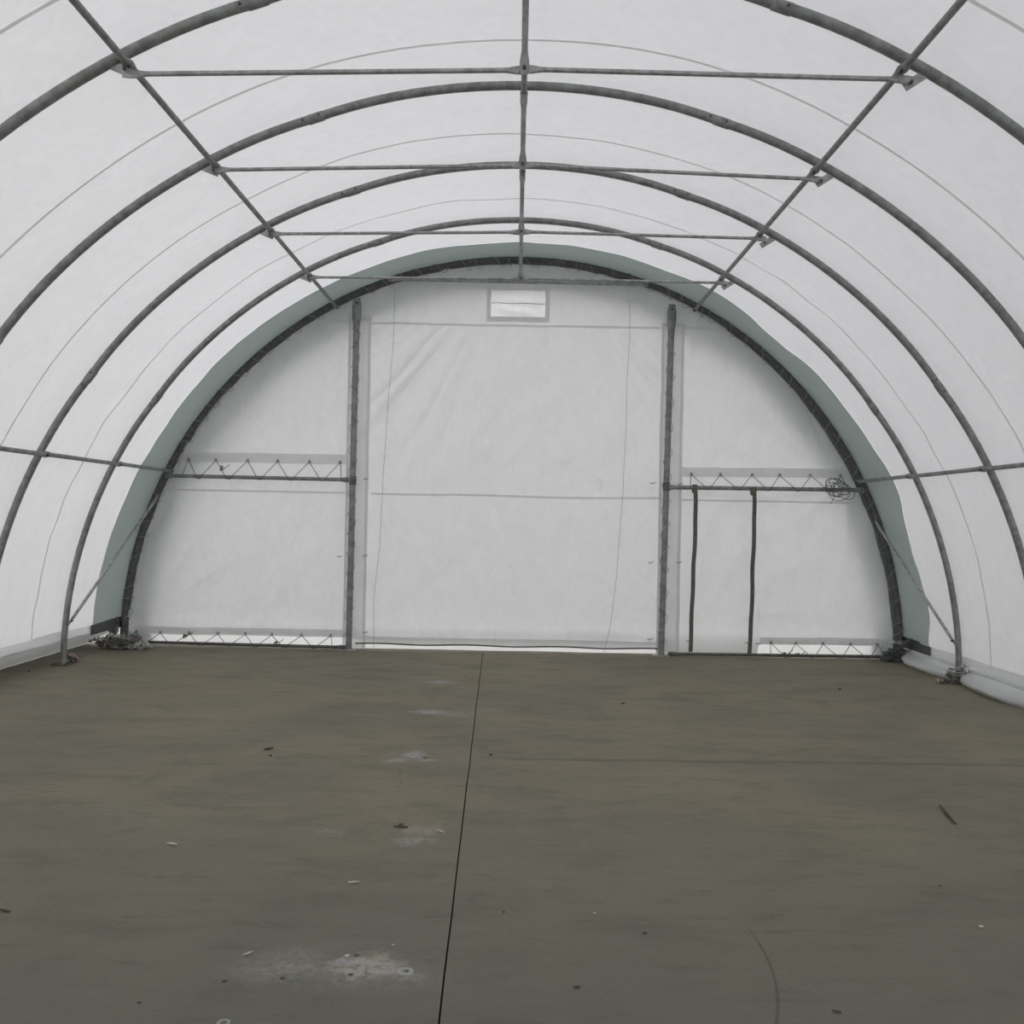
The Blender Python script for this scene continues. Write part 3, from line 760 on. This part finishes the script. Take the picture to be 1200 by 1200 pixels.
# ------------------------------------------------------------------ litter on the slab
def pebble(bm, c, s, seed):
    r = bmesh.ops.create_icosphere(bm, subdivisions=2, radius=1)
    for v in r['verts']:
        k = 1+.35*noise.noise(v.co*1.6+Vector((seed, seed, 0)))
        v.co = Vector((c.x+v.co.x*s*k, c.y+v.co.y*s*.8*k, max(.0005, s*.4+v.co.z*s*.5*k)))
def twig(bm, a, b, r, seed):
    n = 8; pts = []
    for i in range(n+1):
        p = a.lerp(b, i/n); d = (b-a).normalized(); s = Vector((-d.y, d.x, 0))
        pts.append(p+s*(.04*(b-a).length*noise.noise(Vector((i*.6, seed, 0))))+Vector((0, 0, r+.002)))
    sweep(bm, pts, [r*(1-.4*abs(2*i/n-1)) for i in range(n+1)], seg=6)
for (x0_, y0_, x1_, y1_), r_, m_, nm, lb in [
    ((1101, 946, 1119, 967), .008, TWIG, 'stick', 'thin dark stick lying on the right side of the floor'),
    ((309, 880, 320, 878), .008, TWIG, 'twig', 'dark twig on the floor in the left middle distance'),
    ((196, 990, 207, 991), .006, STONEW, 'twig', 'pale splinter on the left side of the floor'),
    ((408, 1036, 421, 1035), .005, STONEW, 'twig', 'pale splinter above the big white spill'),
    ((461, 970, 478, 971), .006, TWIG, 'twig', 'short dark splinter beside the fourth white spill'),
    ((512, 974, 520, 977), .005, STONEW, 'twig', 'short pale splinter by the joint at the fourth spill'),
    ((975, 1186, 986, 1188), .004, TWIG, 'twig', 'dark splinter at the bottom edge right of the joint'),
    ((672, 1159, 680, 1158), .004, TWIG, 'twig', 'tiny dark splinter near the bottom, just right of the joint'),
    ((285, 1121, 296, 1117), .004, STONEW, 'twig', 'pale curved splinter at the left end of the big spill'),
    ((0, 1068, 12, 1070), .005, TWIG, 'twig', 'thin splinter at the left edge of the picture')]:
    bm = B(); a, b = onfloor(x0_, y0_), onfloor(x1_, y1_); twig(bm, a, b, r_, x0_*.1)
    tag(obj(nm, bm, m_), lb, nm if nm == 'stick' else 'splinter')
for px, py, s_, m_, lb in [
    (1150, 1087, .010, STONEW, 'white chip on the floor near the right edge'),
    (755, 1094, .008, STONE, 'dark pebble right of the joint, low in the picture'),
    (331, 1147, .009, STONE, 'brown pebble below the left of the big spill'),
    (407, 1121, .009, STONEW, 'white crumb on the upper edge of the big spill'),
    (418, 1120, .008, STONE, 'brown crumb on the upper edge of the big spill'),
    (461, 1108, .006, STONEW, 'white crumb above the right end of the big spill'),
    (317, 886, .012, STONE, 'dark crumb just below the twig in the left distance'),
    (575, 885, .013, STONE, 'dark pebble just right of the joint in the distance'),
    (730, 825, .015, STONE, 'dark crumb on the far floor right of the joint'),
    (984, 808, .018, STONE, 'dark pebble on the far right of the floor'),
    (34, 787, .015, STONE, 'dark pebble by the left foot of the fourth arch'),
    (697, 1071, .007, STONEW, 'pale crumb right of the joint, above the dark pebble'),
    (590, 1069, .007, STONE, 'small dark crumb close to the joint, low in the picture')]:
    bm = B(); pebble(bm, onfloor(px, py), s_, px*.37); tag(obj('pebble', bm, m_), lb, 'pebble')

# ------------------------------------------------------------------ light: overcast sky
w = bpy.data.worlds.new('overcast'); sc.world = w; w.use_nodes = True
ns, ln = w.node_tree.nodes, w.node_tree.links; ns.clear()
out = N(ns, 'ShaderNodeOutputWorld'); bg = N(ns, 'ShaderNodeBackground', Strength=1.0)
tc = N(ns, 'ShaderNodeTexCoord'); sp = N(ns, 'ShaderNodeSeparateXYZ'); ln.new(tc.outputs['Generated'], sp.inputs[0])
rp = ramp(ns, [(.0, (.95, .955, .97)), (.35, (1.0, 1.0, 1.02)), (1., (1.10, 1.10, 1.13))])
ln.new(sp.outputs[2], rp.inputs['Fac']); ln.new(rp.outputs[0], bg.inputs['Color']); ln.new(bg.outputs[0], out.inputs['Surface'])
sun = bpy.data.lights.new('hazy_sun', 'SUN'); sun.energy = .9; sun.angle = R(60); sun.color = (1, .99, .97)
so = bpy.data.objects.new('hazy_sun', sun); C.objects.link(so); so.rotation_euler = (R(-12), R(-55), 0)

vs = sc.view_settings
sc.display_settings.display_device = 'sRGB'
vs.view_transform = 'Standard'; vs.look = 'None'; vs.gamma = 1; vs.exposure = .47; vs.use_curve_mapping = False
